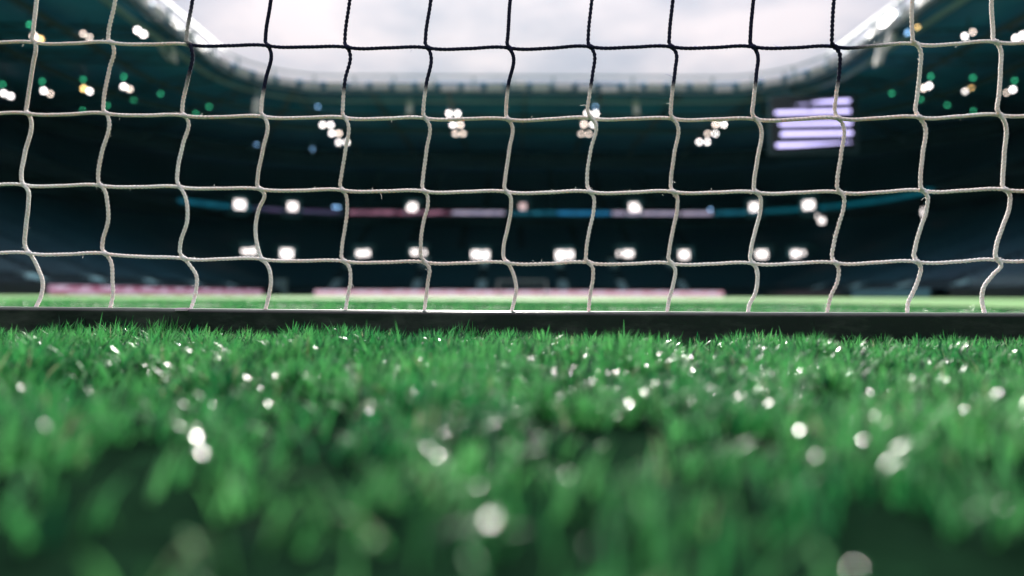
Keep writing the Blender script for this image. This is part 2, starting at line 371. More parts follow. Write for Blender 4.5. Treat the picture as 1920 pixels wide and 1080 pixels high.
L_dim = led_mat('led_violet', (.02, .03, .06), (.07, .05, .12), .6)
L_red = led_mat('led_maroon', (.08, .02, .05), (.40, .18, .27), .6)
L_lilac = led_mat('led_lilac', (.40, .37, .55), (.60, .52, .70), .5)
L_blue = led_mat('led_blue', (.01, .13, .28), (.02, .24, .50), .5)
L_faint = led_mat('led_faint', (.0, .05, .075), (.0, .08, .11), .7)
bands = [(335, 384, 470, 393, L_teal), (475, 393, 640, 400, L_dim), (655, 401, 845, 403, L_red), (848, 400, 945, 401, L_lilac), (955, 403, 1040, 404, L_teal), (1044, 404, 1145, 405, L_blue),
         (1148, 403, 1272, 403, L_lilac), (1278, 403, 1335, 403, L_lilac), (1340, 403, 1425, 402, L_teal), (1432, 400, 1580, 395, L_faint), (1585, 393, 1750, 378, L_faint)]
for xa, ya, xb, yb, lm_ in bands:
    nseg = max(2, int((xb - xa) / 12)); m = MB(); pts = [hit_offset(xa + (xb - xa) * i / nseg, ya + (yb - ya) * i / nseg, 23.6) for i in range(nseg + 1)]
    V = []
    for p in pts:
        V += [(p.x, p.y, 15.95), (p.x, p.y, 16.6), (p.x, p.y + .12, 16.6), (p.x, p.y + .12, 15.95)]
    fs = []
    for i in range(nseg):
        for j in range(4): fs.append((i * 4 + j, i * 4 + 4 + j, i * 4 + 4 + (j + 1) % 4, i * 4 + (j + 1) % 4))
    fs += [(0, 1, 2, 3), tuple(nseg * 4 + j for j in (3, 2, 1, 0))]
    m.add(V, fs).build('led_strip', lm_, stad)

# ------------------------------------------------------------------ roof
OPEN = (36.0, -150.0, 92.0, 11.0)  # opening runs on behind the camera so more sky light reaches the net
roof = link(bpy.data.objects.new('roof', None), stad)
sweep(OPEN, [(0.35, 27.7), (70, 29.6), (70, 30.2), (0.35, 28.25)], 'ceiling', M_ceil, roof, closed=True)
sweep(OPEN, [(0.0, 26.45), (0.0, 26.85), (.4, 26.85), (.4, 26.45)], 'edge_beam', M_steel, roof, closed=True)
sweep(OPEN, [(-.35, 28.75), (-.35, 28.95), (-.1, 28.95), (-.1, 28.75)], 'edge_rail', M_rail, roof, closed=True)
sweep(OPEN, [(1.2, 25.9), (1.2, 26.0), (1.9, 26.0), (1.9, 25.9)], 'catwalk', M_rail, roof, closed=True)
sweep(OPEN, [(9.2, 25.9), (9.2, 26.25), (10.0, 26.25), (10.0, 25.9)], 'catwalk', M_steel, roof, closed=True)
sweep(OPEN, [(20, 26.2), (20, 26.9), (20.5, 26.9), (20.5, 26.2)], 'truss_or_mask', M_steel, roof, closed=True)
sweep(OPEN, [(48, 25.8), (48, 28.9), (48.5, 28.9), (48.5, 25.8)], 'truss_or_mask', M_wall, roof, closed=True)  # added opaque ring, hides the bright ceiling strip near the back wall
# fascia panels, one by one
P, N = rr_path(*OPEN, 0.0, step=1.0, nc=24); P.append(P[0]); N.append(N[0]); P = np.array(P); N = np.array(N)
S = np.concatenate([[0], np.cumsum(np.hypot(*(P[1:] - P[:-1]).T))]); nP = int(S[-1] / 3.0); L = S[-1] / nP
pm = MB().box((0, 0, 0), (L - .75, .10, 1.0), bev=.03); pm.box((0, -.12, .35), (L - .9, .14, .14)); pm.box((0, -.12, -.35), (L - .9, .14, .14))
pmesh = None
def along(s): return float(np.interp(s, S, P[:, 0])), float(np.interp(s, S, P[:, 1])), float(np.interp(s, S, N[:, 0])), float(np.interp(s, S, N[:, 1]))
for i in range(nP):
    x, y, nx, ny = along((i + .5) * L)
    if pmesh is None: o = pm.build('fascia_panel', M_fascia, roof); pmesh = o.data
    else: o = link(bpy.data.objects.new('fascia_panel', pmesh), roof)
    tl = random.uniform(-.4, .4)
    o.matrix_local = Matrix.Translation((x + nx * .1, y + ny * .1, 27.55 + random.uniform(-.2, .2))) @ Matrix.Rotation(math.atan2(ny, nx) - math.pi / 2, 4, 'Z') @ Matrix.Rotation(tl, 4, 'X')
# posts and diagonals that carry the edge
tm = MB(); k = int(S[-1] / 5.2)
for i in range(k):
    x, y, nx, ny = along(i * S[-1] / k); x2, y2, _, _ = along((i + .5) * S[-1] / k)
    tm.bar((x + nx * .6, y + ny * .6, 26.6), (x2 + nx * .6, y2 + ny * .6, 27.7), .12); x3, y3, nx3, ny3 = along(min(S[-1], (i + 1) * S[-1] / k))
    tm.bar((x2 + nx * .6, y2 + ny * .6, 27.7), (x3 + nx3 * .6, y3 + ny3 * .6, 26.6), .12)
    tm.bar((x - nx * .17, y - ny * .17, 27.2), (x - nx * .2, y - ny * .2, 28.8), .22)
tm.build('edge_lattice', M_rail, roof)
# roof beams running out from the opening
def beam(x0, y0, nx, ny, ln=44):
    m = MB(); a = Vector((x0 + nx * .8, y0 + ny * .8, 26.75)); b = Vector((x0 + nx * ln, y0 + ny * ln, 27.6)); u = Vector((0, 0, .95))
    m.bar(a, b, .22); m.bar(a + u, b + u, .22)
    k = 14
    for i in range(k):
        p = a.lerp(b, i / k); q = a.lerp(b, (i + 1) / k); m.bar(p if i % 2 else p + u, q + u if i % 2 else q, .12)
    m.build('roof_beam', M_steel, roof)
for x in (-29.5, -19, -8.7, 1.7, 12, 22.5, 33): beam(x, 92, 0, 1)
for y in (-52, -42, -31, -20, -10, 0, 10.4, 20.8, 31.2, 41.6, 52, 62.4, 72.8, 81):
    for s in (-1, 1): beam(CX + s * 36, y, s, 0)
for sx in (-1, 1):
    for a in (25, 45, 65):
        c = (CX + sx * 25, 81); beam(c[0] + sx * 11 * math.cos(R(a)), c[1] + 11 * math.sin(R(a)), sx * math.cos(R(a)), math.sin(R(a)), 50)

# ------------------------------------------------------------------ lamps under the roof
def disc(r_, n=16, t=.05):
    m = MB(); V = [(r_ * math.cos(2 * math.pi * i / n), r_ * math.sin(2 * math.pi * i / n), z) for z in (0, t) for i in range(n)]
    return m.add(V, [tuple(range(n))[::-1], tuple(range(n, 2 * n))] + [(i, (i + 1) % n, n + (i + 1) % n, n + i) for i in range(n)])
def cup(r_, n=16):
    m = MB(); prof = [(r_ * 1.12, 0.0), (r_ * 1.15, -.12), (r_ * .7, -.38), (0.05, -.42)]
    V = [(q * math.cos(2 * math.pi * i / n), q * math.sin(2 * math.pi * i / n), z) for q, z in prof for i in range(n)]
    return m.add(V, [(j * n + i, j * n + (i + 1) % n, j * n + n + (i + 1) % n, j * n + n + i) for j in range(3) for i in range(n)] + [tuple(range(3 * n, 4 * n))])
LM = {}
def lamp_meshes(r_):
    if r_ not in LM:
        a = disc(r_); b = cup(r_); res = []
        for mb, nm in ((b, 'lamp_housing'), (a, 'lamp_lens')):
            me = bpy.data.meshes.new(nm); me.from_pydata(mb.v, [], mb.f); me.update(); res.append(me)
        LM[r_] = res
    return LM[r_]
def lamp_on(root, loc, r_, em, aim):
    """a housing (part) with its lit lens (sub-part), aimed along aim"""
    h, l = lamp_meshes(r_); q = Vector(aim).normalized().to_track_quat('Z', 'Y').to_matrix().to_4x4()
    o = bpy.data.objects.new('lamp_housing', h); link(o, root); o.matrix_local = Matrix.Translation(loc) @ q
    if not h.materials: h.materials.append(M_housing)
    e = bpy.data.objects.new('lamp_lens', l.copy()); e.data.materials.append(em); link(e, o)
def bank(pts, label, group, z=26.3, r_=.22, name='floodlight_bank', cat='floodlight'):
    """pts: (px, py, emitter, radius factor)"""
    W = [at_height(px, py, z) for px, py, *_ in pts]; c = sum(W, Vector()) / len(W)
    t = thing(name, (c.x, c.y, z + .35), label, cat, group)
    m = MB()
    for p in W:
        q = p - c; m.bar((q.x, q.y, -.3), (q.x, q.y, .25), .06)
    if len(W) > 1:
        for a, b in zip(W[:-1], W[1:]): m.bar((a.x - c.x, a.y - c.y, .2), (b.x - c.x, b.y - c.y, .2), .1)
    zc = 26.75 + (bowl_off(c.x, c.y) + 20) * 0.045
    m.bar((0, 0, .15), (0, 0, max(.5, min(zc, 28.6) - z - .35)), .1)
    m.build('bracket', M_housing, t)
    for (px, py, em, *rf), p in zip(pts, W):
        aim = Vector((0, 0, CAM_H)) - p; aim = Vector((aim.x * .8, aim.y, -25.0 * 1.2))
        lamp_on(t, (p.x - c.x, p.y - c.y, -.35), r_ * (rf[0] if rf else 1.0), em, aim)
    return t
FW, FY, FF = E_floodw, E_floody, E_flood
G1 = 'six lamp floodlight banks under the far roof'
bank([(605, 234, FF), (620, 234, FF), (622, 250, FF), (635, 250, FW), (635, 267, FF), (650, 267, FF)], 'leftmost of the four lit six lamp banks under the far roof', G1)
bank([(842, 213, FF), (858, 213, FF), (849, 234, FF), (863, 234, FW), (854, 250, FW), (868, 250, FW)], 'six lamp floodlight bank second from the left under the far roof', G1)
bank([(1101, 213, FF), (1117, 213, FF), (1095, 233, FW), (1112, 233, FF), (1090, 250, FW), (1104, 250, FW)], 'six lamp floodlight bank third from the left under the far roof', G1)
bank([(1342, 233, FW), (1357, 233, FF), (1327, 250, FW), (1341, 250, FF), (1311, 266, FF), (1326, 266, FF)], 'six lamp floodlight bank nearest the lilac screen under the far roof', G1)
G2 = 'floodlight pairs under the left roof'; G3 = 'floodlight pairs under the right roof'
pair = lambda a, b, l, g, r_=.19: bank([a, b], l, g, r_=r_, name='floodlight_pair')
pair((64, 68, FW), (75, 74, FY), 'yellowish floodlight pair at the upper left beside the first net knot', G2)
pair((156, 63, FW, .6), (168, 70, FW, .6), 'dim pinkish floodlight pair high under the left roof', G2)
pair((258, 57, FF), (269, 64, FF), 'bright floodlight pair beside the left edge of the roof opening', G2)
pair((7, 175, FF), (20, 180, FF), 'floodlight pair farthest left in the lower row under the left roof', G2)
pair((82, 170, FF), (94, 176, FW, .8), 'floodlight pair second from left in the lower row under the left roof', G2)
pair((157, 166, FY), (168, 171, FF), 'floodlight pair with one yellow lamp under the left roof', G2)
pair((232, 162, FF), (243, 167, FW, .9), 'floodlight pair nearest the roof opening in the lower left row', G2)
bank([(1660, 40, FF, 1.2), (1668, 32, FF, 1.2), (1672, 26, FF, 1.2), (1655, 44, FF, 1.2)], 'large bright floodlight bank behind the right roof rail', 'floodlights at the right roof edge', z=27.2, r_=.24)
pair((1721, 53, FY), (1703, 62, E_blue, 1.1), 'floodlight pair with a yellow rimmed and a pale blue lamp at right', G3)
pair((1809, 68, FF, .8), (1824, 60, FW, .6), 'dim small floodlight pair high under the right roof', G3)
pair((1905, 72, FF), (1918, 66, FF), 'white floodlight pair at the upper right edge of the view', G3)
pair((1742, 161, FF), (1731, 165, FW), 'bright floodlight pair beside the second cord from the right', G3)
pair((1821, 163, FY), (1809, 170, FF), 'floodlight pair with one orange lamp under the right roof', G3)
pair((1899, 168, FF), (1887, 174, FW, .6), 'floodlight pair with a small warm lamp at the right edge', G3)
greens = [(5, 158, 'at the far left edge'), (79, 153, 'above the second floodlight pair at left'), (156, 149, 'above the yellow lamp at left'), (232, 144, 'above the pair nearest the opening at left'),
          (56, 46, 'beside the upper left cord'), (155, 207, 'low beside the row of cord at left'), (201, 198, 'beside the second cord from the left'), (250, 188, 'below the lower left pairs'), (301, 176, 'between the second and third cords'),
          (392, 200, 'right of the third cord'), (367, 213, 'just above the second row of cord'), (1745, 143, 'above the bright pair at right'), (1824, 146, 'above the orange lamp at right'), (1902, 151, 'above the pair at the right edge'), (1672, 175, 'right of the lilac screen'),
          (1726, 186, 'under the bright pair at right'), (1776, 197, 'between the two right cords'), (1825, 208, 'low under the orange lamp at right')]
for i, (px, py, d) in enumerate(greens):
    bank([(px, py, E_green, .8)], 'small green lamp under the roof ' + d, 'small green lamps under the roof', r_=.145, name='green_lamp', cat='lamp')
for px, py, d in ((481, 271, 'left of the fourth cord'), (586, 280, 'below the leftmost six lamp bank'), (1116, 200, 'on top of the third six lamp bank'), (596, 200, 'near the corner of the roof opening')):
    bank([(px, py, E_blue, .7)], 'faint blue lamp under the roof ' + d, 'faint blue lamps', r_=.2, name='blue_lamp', cat='lamp')
for px, py, d in ((627, 388, 'far left'), (634, 389, 'inner left'), (1332, 393, 'right')):
    p = hit_offset(px, py, 23.0); t = thing('blue_lamp', p, 'small blue lamp on the balcony at the %s of the goal' % d, 'lamp', 'faint blue lamps')
    MB().box((0, .5, 0), (.1, .9, .1)).build('bracket', M_housing, t); lamp_on(t, (0, 0, 0), .2, E_blue, (-p.x, -p.y, 0))

# ------------------------------------------------------------------ line array loudspeakers hung at the roof edge
M_spk = mat('speaker_white', (0.78, 0.74, 0.74), .5, noise=(3, (.68, .66, .67)))
def line_array(px, py0, py1, depth, n, curve, w_, label):
    top = at_depth(px, py0, depth); bot = at_depth(px, py1, depth); H = top.z - bot.z
    t = thing('line_array_speaker', (top.x, top.y, top.z), label, 'loudspeaker', 'white line array loudspeakers at the roof edge')
    m = MB(); m.bar((0, 0, .05), (0, 0, max(.8, 28.0 - top.z)), .08); m.box((0, 0, .06), (w_ * .8, .5, .08)); m.build('hanging_frame', M_rail, t)
    me = None
    for i in range(n):
        f = (i + .5) / n; x = curve * f * f; a = math.atan2(2 * curve * f, H)
        if me is None: o = MB().box((0, 0, 0), (w_, .55, H / n * .92), bev=.04).build('speaker_cabinet', M_spk, t); me = o.data
        else: o = link(bpy.data.objects.new('speaker_cabinet', me), t)
        o.location = (x, 0, -H * f); o.rotation_euler = (0, a if curve else 0, 0)
line_array(768, 188, 214, 94, 8, 0.0, .75, 'white vertical line array left of the second floodlight bank')
line_array(1192, 189, 215, 94, 8, 0.15, .75, 'white vertical line array between the third and fourth floodlight banks')
line_array(483, 186, 214, 88, 8, -.2, .9, 'white line array at the left rear corner of the roof opening')
line_array(1672, 62, 104, 70, 9, -1.2, .7, 'outer white curved line array behind the right roof rail')
line_array(1652, 84, 122, 70, 8, -.4, .7, 'inner white curved line array with a rounded foot at the right roof rail')
line_array(301, 78, 112, 74, 8, 1.0, .45, 'left curved line array by the left roof edge')
line_array(322, 82, 116, 74, 8, .3, .45, 'right curved line array by the left roof edge')

# ------------------------------------------------------------------ screen in the right corner
E_scr = mat('screen_lit', (.1, .09, .13), .4, emit=(.60, .54, 1.0), es=1.7)
M_scr = mat('screen_black', (.004, .005, .009), .35)
SD = 87.0; sc0 = at_depth(1525, 232, SD); kx = SD / F
scr = thing('video_screen', sc0, 'large dark screen showing slanted lilac bars in the right corner', 'screen', rz=R(-6))
MB().box((0, .25, 0), (10.2, .4, 7.0), bev=.05).build('screen_panel', M_scr, scr)
fr = MB()
for s in (-1, 1): fr.box((s * 5.22, .2, 0), (.22, .6, 7.4)); fr.box((0, .2, s * 3.62), (10.2, .6, .2)); fr.bar((s * 3.4, .2, 3.7), (s * 3.4, .2, 6.6), .2)
fr.build('screen_frame', M_steel, scr)
def stripe(poly, y=0.0):
    my = sum(q[1] for q in poly) / len(poly); poly = [(x, my + (yy - my) * .55) for x, yy in poly]
    V = [((x - 1525) * kx, y, -(yy - 232) * kx) for x, yy in poly]; V += [(a, y + .03, c) for a, b, c in V]; n = len(poly)
    MB().add(V, [tuple(range(n)), tuple(range(n, 2 * n))[::-1]] + [(i, (i + 1) % n, n + (i + 1) % n, n + i) for i in range(n)]).build('lit_bar', E_scr, scr)
stripe([(1521, 193), (1540, 188), (1560, 186), (1591, 185), (1591, 196), (1521, 196)])
stripe([(1490, 196), (1514, 193), (1514, 196)])
stripe([(1454, 207), (1460, 205), (1512, 205), (1517, 208), (1523, 205), (1592, 205), (1592, 216), (1457, 216)])
stripe([(1461, 226), (1594, 226), (1594, 237), (1518, 236), (1466, 236)])
stripe([(1467, 246), (1472, 244), (1595, 246), (1595, 257), (1465, 257)])
stripe([(1457, 266), (1594, 265), (1594, 267), (1545, 272), (1500, 277), (1459, 278)])

# ------------------------------------------------------------------ advertising boards
def board_mat(name, a, b, dens, s):
    return led_mat(name, a, b, s, scale=(dens, dens, 2.5))
B_far = board_mat('board_far', (.62, .30, .36), (.68, .55, .69), .55, .78)
B_left = board_mat('board_left', (.26, .03, .09), (.60, .45, .60), .45, .65)
B_off = mat('board_off', (.015, .02, .03), .3, .5)
B_grey = mat('board_grey', (.10, .24, .33), .4, .5)
bmesh_cache = {}
def board(x, y, rz, ln, face, label, group, h=.85):
    t = thing('advertising_board', (x, y, .012), label, 'advertising board', group, rz)
    MB().box((0, .0, h / 2 + .05), (ln - .04, .06, h), bev=.01).build('display_face', face, t)
    s = MB()
    for e in (-1, 1):
        s.bar((e * ln * .42, .05, h * .9), (e * ln * .42, .5, .03), .05); s.box((e * ln * .42, .28, .02), (.06, .55, .04))
    s.build('support', M_housing, t)
ORD = ['first', 'second', 'third', 'fourth', 'fifth', 'sixth', 'seventh', 'eighth', 'ninth', 'tenth', 'last']
nb = 11
for i in range(nb):
    x = -31.6 + i * 5.95
    board(x + 2.97, 112.6, 0, 5.9, B_far, ORD[i] + ' lit pinkish white advertising board from the left, in the row behind the far goal', 'boards behind the far goal')
for i in range(7):
    y = 53.0 + i * 6.5
    board(-34.9, y + 3.25, R(90), 6.45, B_left, ORD[i] + ' lit pink board from the left with dark red marks, on the left touchline', 'lit boards on the left touchline', h=.74)
for i in range(5):
    board(-34.9, 49.4 - i * 7, R(90), 6.9, B_off, ORD[i] + ' unlit black board nearer than the lit pink ones on the left touchline', 'unlit boards on the left')
for i in range(9):
    y = 104 - i * 6.0
    if 62 < y < 82: continue
    board(38.6, y, R(-90), 5.9, B_off, ORD[i] + ' unlit black board counted from the far corner of the right touchline', 'unlit boards on the right')
for i in range(3):
    board(38.6, 65.0 + i * 6, R(-90), 5.9, B_grey, ORD[i] + ' dull blue grey board from the near end of the right touchline', 'blue grey boards on the right')
# dark dugout at the right edge
dg = thing('team_dugout', (40.0, 56.5, 0), 'low dark team dugout with curved cover behind the right boards', 'dugout', rz=R(-90))
m = MB(); n = 8
for sx in (-1, 1):
    V = [(sx * 4, 0.5, .0)] + [(sx * 4, .5 - 1.4 * math.sin(R(a)), 1.9 * math.cos(R(a)) if a else 1.9) for a in range(0, 61, 10)] + [(sx * 4, -.5, 0)]
    V2 = [(a + sx * .06, b, c) for a, b, c in V]; k = len(V); m.add(V + V2, [tuple(range(k)), tuple(range(k, 2 * k))[::-1]] + [(i, (i + 1) % k, k + (i + 1) % k, k + i) for i in range(k)])
m.build('side_panel', M_steel, dg)
m = MB(); V = []
for a in range(0, 61, 10): V += [(-4, .5 - 1.4 * math.sin(R(a)), 1.9 * math.cos(R(a)) + .03), (4, .5 - 1.4 * math.sin(R(a)), 1.9 * math.cos(R(a)) + .03)]
m.add(V, [(2 * i, 2 * i + 1, 2 * i + 3, 2 * i + 2) for i in range(6)]); m.box((0, .55, .95), (8, .06, 1.85)); m.build('cover', M_steel, dg)
smesh = None
for i in range(12):
    if smesh is None:
        q = MB().box((0, 0, .45), (.5, .5, .1), bev=.03); q.box((0, .25, .8), (.5, .1, .7), bev=.03); q.box((0, .05, .2), (.1, .3, .4)); o = q.build('seat', M_seat, dg); smesh = o.data
    else: o = link(bpy.data.objects.new('seat', smesh), dg)
    o.location = (-3.6 + i * .65, .1, .02)
# pale cabinet between the board rows
p = at_depth(525, 531, 110); cb = thing('equipment_cabinet', (p.x, 110, .012), 'pale grey cabinet in the gap between left and far boards', 'cabinet')
M_cab = mat('cabinet_grey', (.22, .36, .38), .6)
MB().box((0, 0, 1.35), (2.0, .9, 2.6), bev=.04).build('body', M_cab, cb); MB().box((-.48, -.47, 1.35), (.9, .04, 2.3), bev=.01).build('door', M_cab, cb); MB().box((.48, -.47, 1.35), (.9, .04, 2.3), bev=.01).build('door', M_cab, cb)

# ------------------------------------------------------------------ far goal
M_goal = mat('goal_white', (.85, .87, .88), .4)
fg = thing('far_goal', (CX - .15, FG, 0), 'small white goal frame with net at the far end of the pitch', 'goal')
for s in (-1, 1): MB().bar((s * 3.72, 0, 0), (s * 3.72, 0, 2.5), .14, n=10).build('goal_post', M_goal, fg, True)
MB().bar((-3.78, 0, 2.5), (3.78, 0, 2.5), .14, n=10).build('crossbar', M_goal, fg, True)
m = MB()
for s in (-1, 1): m.bar((s * 3.72, 2.0, 0), (s * 3.72, 2.0, 2.3), .06, n=6); m.bar((s * 3.72, 0, .04), (s * 3.72, 2.0, .04), .06, n=6)
m.bar((-3.72, 2, .04), (3.72, 2, .04), .06, n=6); m.build('rear_frame', M_goal, fg)
m = MB()
for i in range(31): x = -3.7 + i * 7.4 / 30; m.bar((x, 0, 2.48), (x, 1.98, 2.28), .008); m.bar((x, 1.98, 2.28), (x, 1.98, .05), .008)
for i in range(10): z = .1 + i * .24; m.bar((-3.7, 1.98, z), (3.7, 1.98, z), .008)
mn = m.build('goal_net', M_goal, fg); mn['kind'] = 'stuff'

# ------------------------------------------------------------------ near goal: net
cols = [
 [(68,6),(62,60),(61,73),(66,80),(67,88),(62,120),(50,200),(49,207),(53,213),(57,222),(46,290),(40,330),(41,340),(45,347),(52,356),(53,382),(48,430),(48,464),(55,475),(61,483),(72,505),(80,530),(77,555),(66,575)],
 [(215,6),(203,68),(203,76),(209,80),(213,90),(205,130),(194,195),(194,206),(200,213),(204,225),(190,290),(184,330),(185,342),(189,348),(195,355),(201,380),(203,410),(192,457),(192,467),(198,476),(205,485),(211,530),(212,550),(206,577)],
 [(360,6),(350,68),(350,77),(356,84),(360,95),(352,150),(342,200),(342,210),(346,217),(352,226),(343,270),(333,320),(333,342),(338,351),(344,361),(351,413),(338,458),(338,475),(346,485),(354,495),(368,517),(367,547),(357,579)],
 [(507,6),(498,70),(498,79),(503,86),(507,95),(498,150),(490,200),(490,212),(495,219),(500,229),(493,280),(483,335),(483,348),(489,355),(495,363),(485,393),(479,427),(485,470),(491,486),(500,495),(508,523),(505,550),(497,580)],
 [(655,6),(647,70),(647,82),(652,89),(656,100),(647,150),(643,200),(643,214),(647,221),(652,231),(648,280),(640,330),(638,348),(643,357),(648,365),(651,390),(647,427),(641,467),(641,483),(646,490),(653,498),(657,527),(653,550),(647,582)],
 [(807,6),(798,70),(798,83),(803,90),(807,100),(799,160),(794,203),(794,214),(798,222),(804,232),(800,280),(793,335),(792,350),(796,359),(801,367),(802,385),(795,412),(789,457),(791,483),(797,492),(804,501),(802,530),(795,583)],
 [(956,6),(952,70),(951,82),(955,90),(961,101),(953,160),(949,205),(949,216),(953,224),(959,233),(955,280),(947,338),(946,352),(950,360),(956,367),(958,390),(952,427),(944,467),(945,484),(952,493),(957,501),(965,522),(968,542),(965,560),(958,584)],
 [(1109,6),(1103,70),(1103,81),(1108,88),(1113,97),(1111,140),(1105,180),(1104,214),(1110,222),(1116,231),(1108,280),(1101,330),(1102,350),(1107,360),(1112,367),(1113,395),(1105,433),(1099,475),(1099,486),(1105,493),(1111,502),(1112,520),(1107,550),(1103,584)],
 [(1261,6),(1255,70),(1255,81),(1260,88),(1267,98),(1266,130),(1261,170),(1258,205),(1258,215),(1263,223),(1269,232),(1264,290),(1258,340),(1258,352),(1263,360),(1269,368),(1270,388),(1262,430),(1255,470),(1254,486),(1259,494),(1265,503),(1263,530),(1255,560),(1250,585)],
 [(1412,6),(1407,70),(1407,81),(1413,88),(1419,98),(1418,140),(1413,190),(1412,216),(1418,224),(1424,233),(1420,300),(1414,342),(1414,354),(1419,361),(1425,369),(1426,392),(1417,430),(1408,470),(1407,486),(1412,494),(1418,503),(1420,530),(1416,550),(1405,572),(1402,586)],
 [(1563,6),(1560,70),(1560,81),(1566,88),(1573,98),(1574,130),(1568,180),(1567,213),(1573,222),(1579,231),(1577,290),(1570,340),(1570,352),(1576,361),(1582,369),(1582,388),(1573,420),(1563,460),(1561,484),(1567,493),(1572,503),(1571,525),(1558,555),(1550,587)],
 [(1710,6),(1711,66),(1712,76),(1719,83),(1725,93),(1725,130),(1720,180),(1718,211),(1724,220),(1732,231),(1730,290),(1726,340),(1727,351),(1732,358),(1738,366),(1737,393),(1727,425),(1716,465),(1714,483),(1720,491),(1726,500),(1723,520),(1712,548),(1703,567),(1701,587)],
 [(1859,6),(1862,64),(1862,73),(1868,79),(1874,88),(1876,130),(1873,180),(1871,208),(1876,216),(1882,225),(1883,290),(1880,340),(1880,349),(1886,356),(1892,363),(1893,385),(1880,425),(1868,463),(1867,481),(1872,488),(1877,496),(1862,515),(1844,540),(1841,558),(1847,587)]]
# row order in each column: the knots are the points nearest to these heights
knots = [[(66,80),(53,213),(45,347),(55,475)],[(209,80),(200,213),(189,348),(198,476)],[(356,84),(346,217),(338,351),(346,485)],[(503,86),(495,219),(489,355),(491,486)],
 [(652,89),(647,221),(643,357),(646,490)],[(803,90),(798,222),(796,359),(797,492)],[(955,90),(953,224),(950,360),(952,493)],[(1108,88),(1110,222),(1107,360),(1105,493)],
 [(1260,88),(1263,223),(1263,360),(1259,494)],[(1413,88),(1418,224),(1419,361),(1412,494)],[(1566,88),(1573,222),(1576,361),(1567,493)],[(1719,83),(1724,220),(1732,358),(1720,491)],[(1868,79),(1876,216),(1886,356),(1872,488)]]
# columns beyond the frame, so the net goes on from a step aside
def shift(c, dx, dy): return [(x + dx + random.uniform(-2, 2), y + dy) for x, y in c]
for k in range(5):
    dx = -(k + 1) * 145; src = 1 if k % 2 else 0
    cols.insert(0, [(x - 66 * (src == 0) - 209 * (src == 1) + 66 + dx, y - 2 * (k + 1)) for x, y in cols[k + src]] if False else [(x + dx, y - 2.0 * (k + 1)) for x, y in cols[k]])
    knots.insert(0, [(x + dx, y - 2.0 * (k + 1)) for x, y in knots[k]])
    cols.append([(x + (k + 1) * 151, y - 2.0 * (k + 1)) for x, y in cols[-1 - k]]); knots.append([(x + (k + 1) * 151, y - 2.0 * (k + 1)) for x, y in knots[-1 - k]])
def up_rows(kn, c, nup=4):
    """extra cells above the frame"""
    x, y = c[0]; extra = []; ek = []
    for j in range(nup):
        ky = kn[0][1] - 134 * (j + 1); extra = [(x - 6, ky - 12), (x - 1 + 0, ky), (x + 4, ky + 12)] + extra; ek.append((x - 1, ky))
    extra = [(x + 4, kn[0][1] - 134 * nup - 60)] + extra
    return extra + c, ek
netmat = bpy.data.materials.new('net_cord'); netmat.use_nodes = True; n = netmat.node_tree; b = n.nodes['Principled BSDF']
at = n.nodes.new('ShaderNodeAttribute'); at.attribute_name = 'sky_dark'
t = n.nodes.new('ShaderNodeTexCoord'); z = n.nodes.new('ShaderNodeTexNoise'); z.inputs['Scale'].default_value = 420; z.inputs['Detail'].default_value = 3
n.links.new(t.outputs['Object'], z.inputs['Vector'])
c = n.nodes.new('ShaderNodeValToRGB'); c.color_ramp.elements[0].position = .3; c.color_ramp.elements[1].position = .65
c.color_ramp.elements[0].color = (.88, .79, .77, 1); c.color_ramp.elements[1].color = (.98, .92, .91, 1); n.links.new(z.outputs[0], c.inputs[0])
z3 = n.nodes.new('ShaderNodeTexNoise'); z3.inputs['Scale'].default_value = 5; n.links.new(t.outputs['Object'], z3.inputs['Vector'])
cs = n.nodes.new('ShaderNodeValToRGB'); cs.color_ramp.elements[0].position = .35; cs.color_ramp.elements[1].position = .6
cs.color_ramp.elements[0].color = (.90, .86, .83, 1); cs.color_ramp.elements[1].color = (1, 1, 1, 1); n.links.new(z3.outputs[0], cs.inputs[0])
mu = n.nodes.new('ShaderNodeMix'); mu.data_type = 'RGBA'; mu.blend_type = 'MULTIPLY'; mu.inputs[0].default_value = 1; n.links.new(c.outputs[0], mu.inputs[6]); n.links.new(cs.outputs[0], mu.inputs[7])
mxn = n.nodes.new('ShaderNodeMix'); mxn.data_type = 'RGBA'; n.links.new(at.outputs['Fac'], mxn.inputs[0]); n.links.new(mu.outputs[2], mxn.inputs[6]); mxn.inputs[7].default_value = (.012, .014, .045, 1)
n.links.new(mxn.outputs[2], b.inputs['Base Color']); b.inputs['Roughness'].default_value = .85; b.inputs['Specular IOR Level'].default_value = .2
b.inputs['Subsurface Weight'].default_value = 1.0; b.inputs['Subsurface Radius'].default_value = (1.0, .95, .9); b.inputs['Subsurface Scale'].default_value = .0022

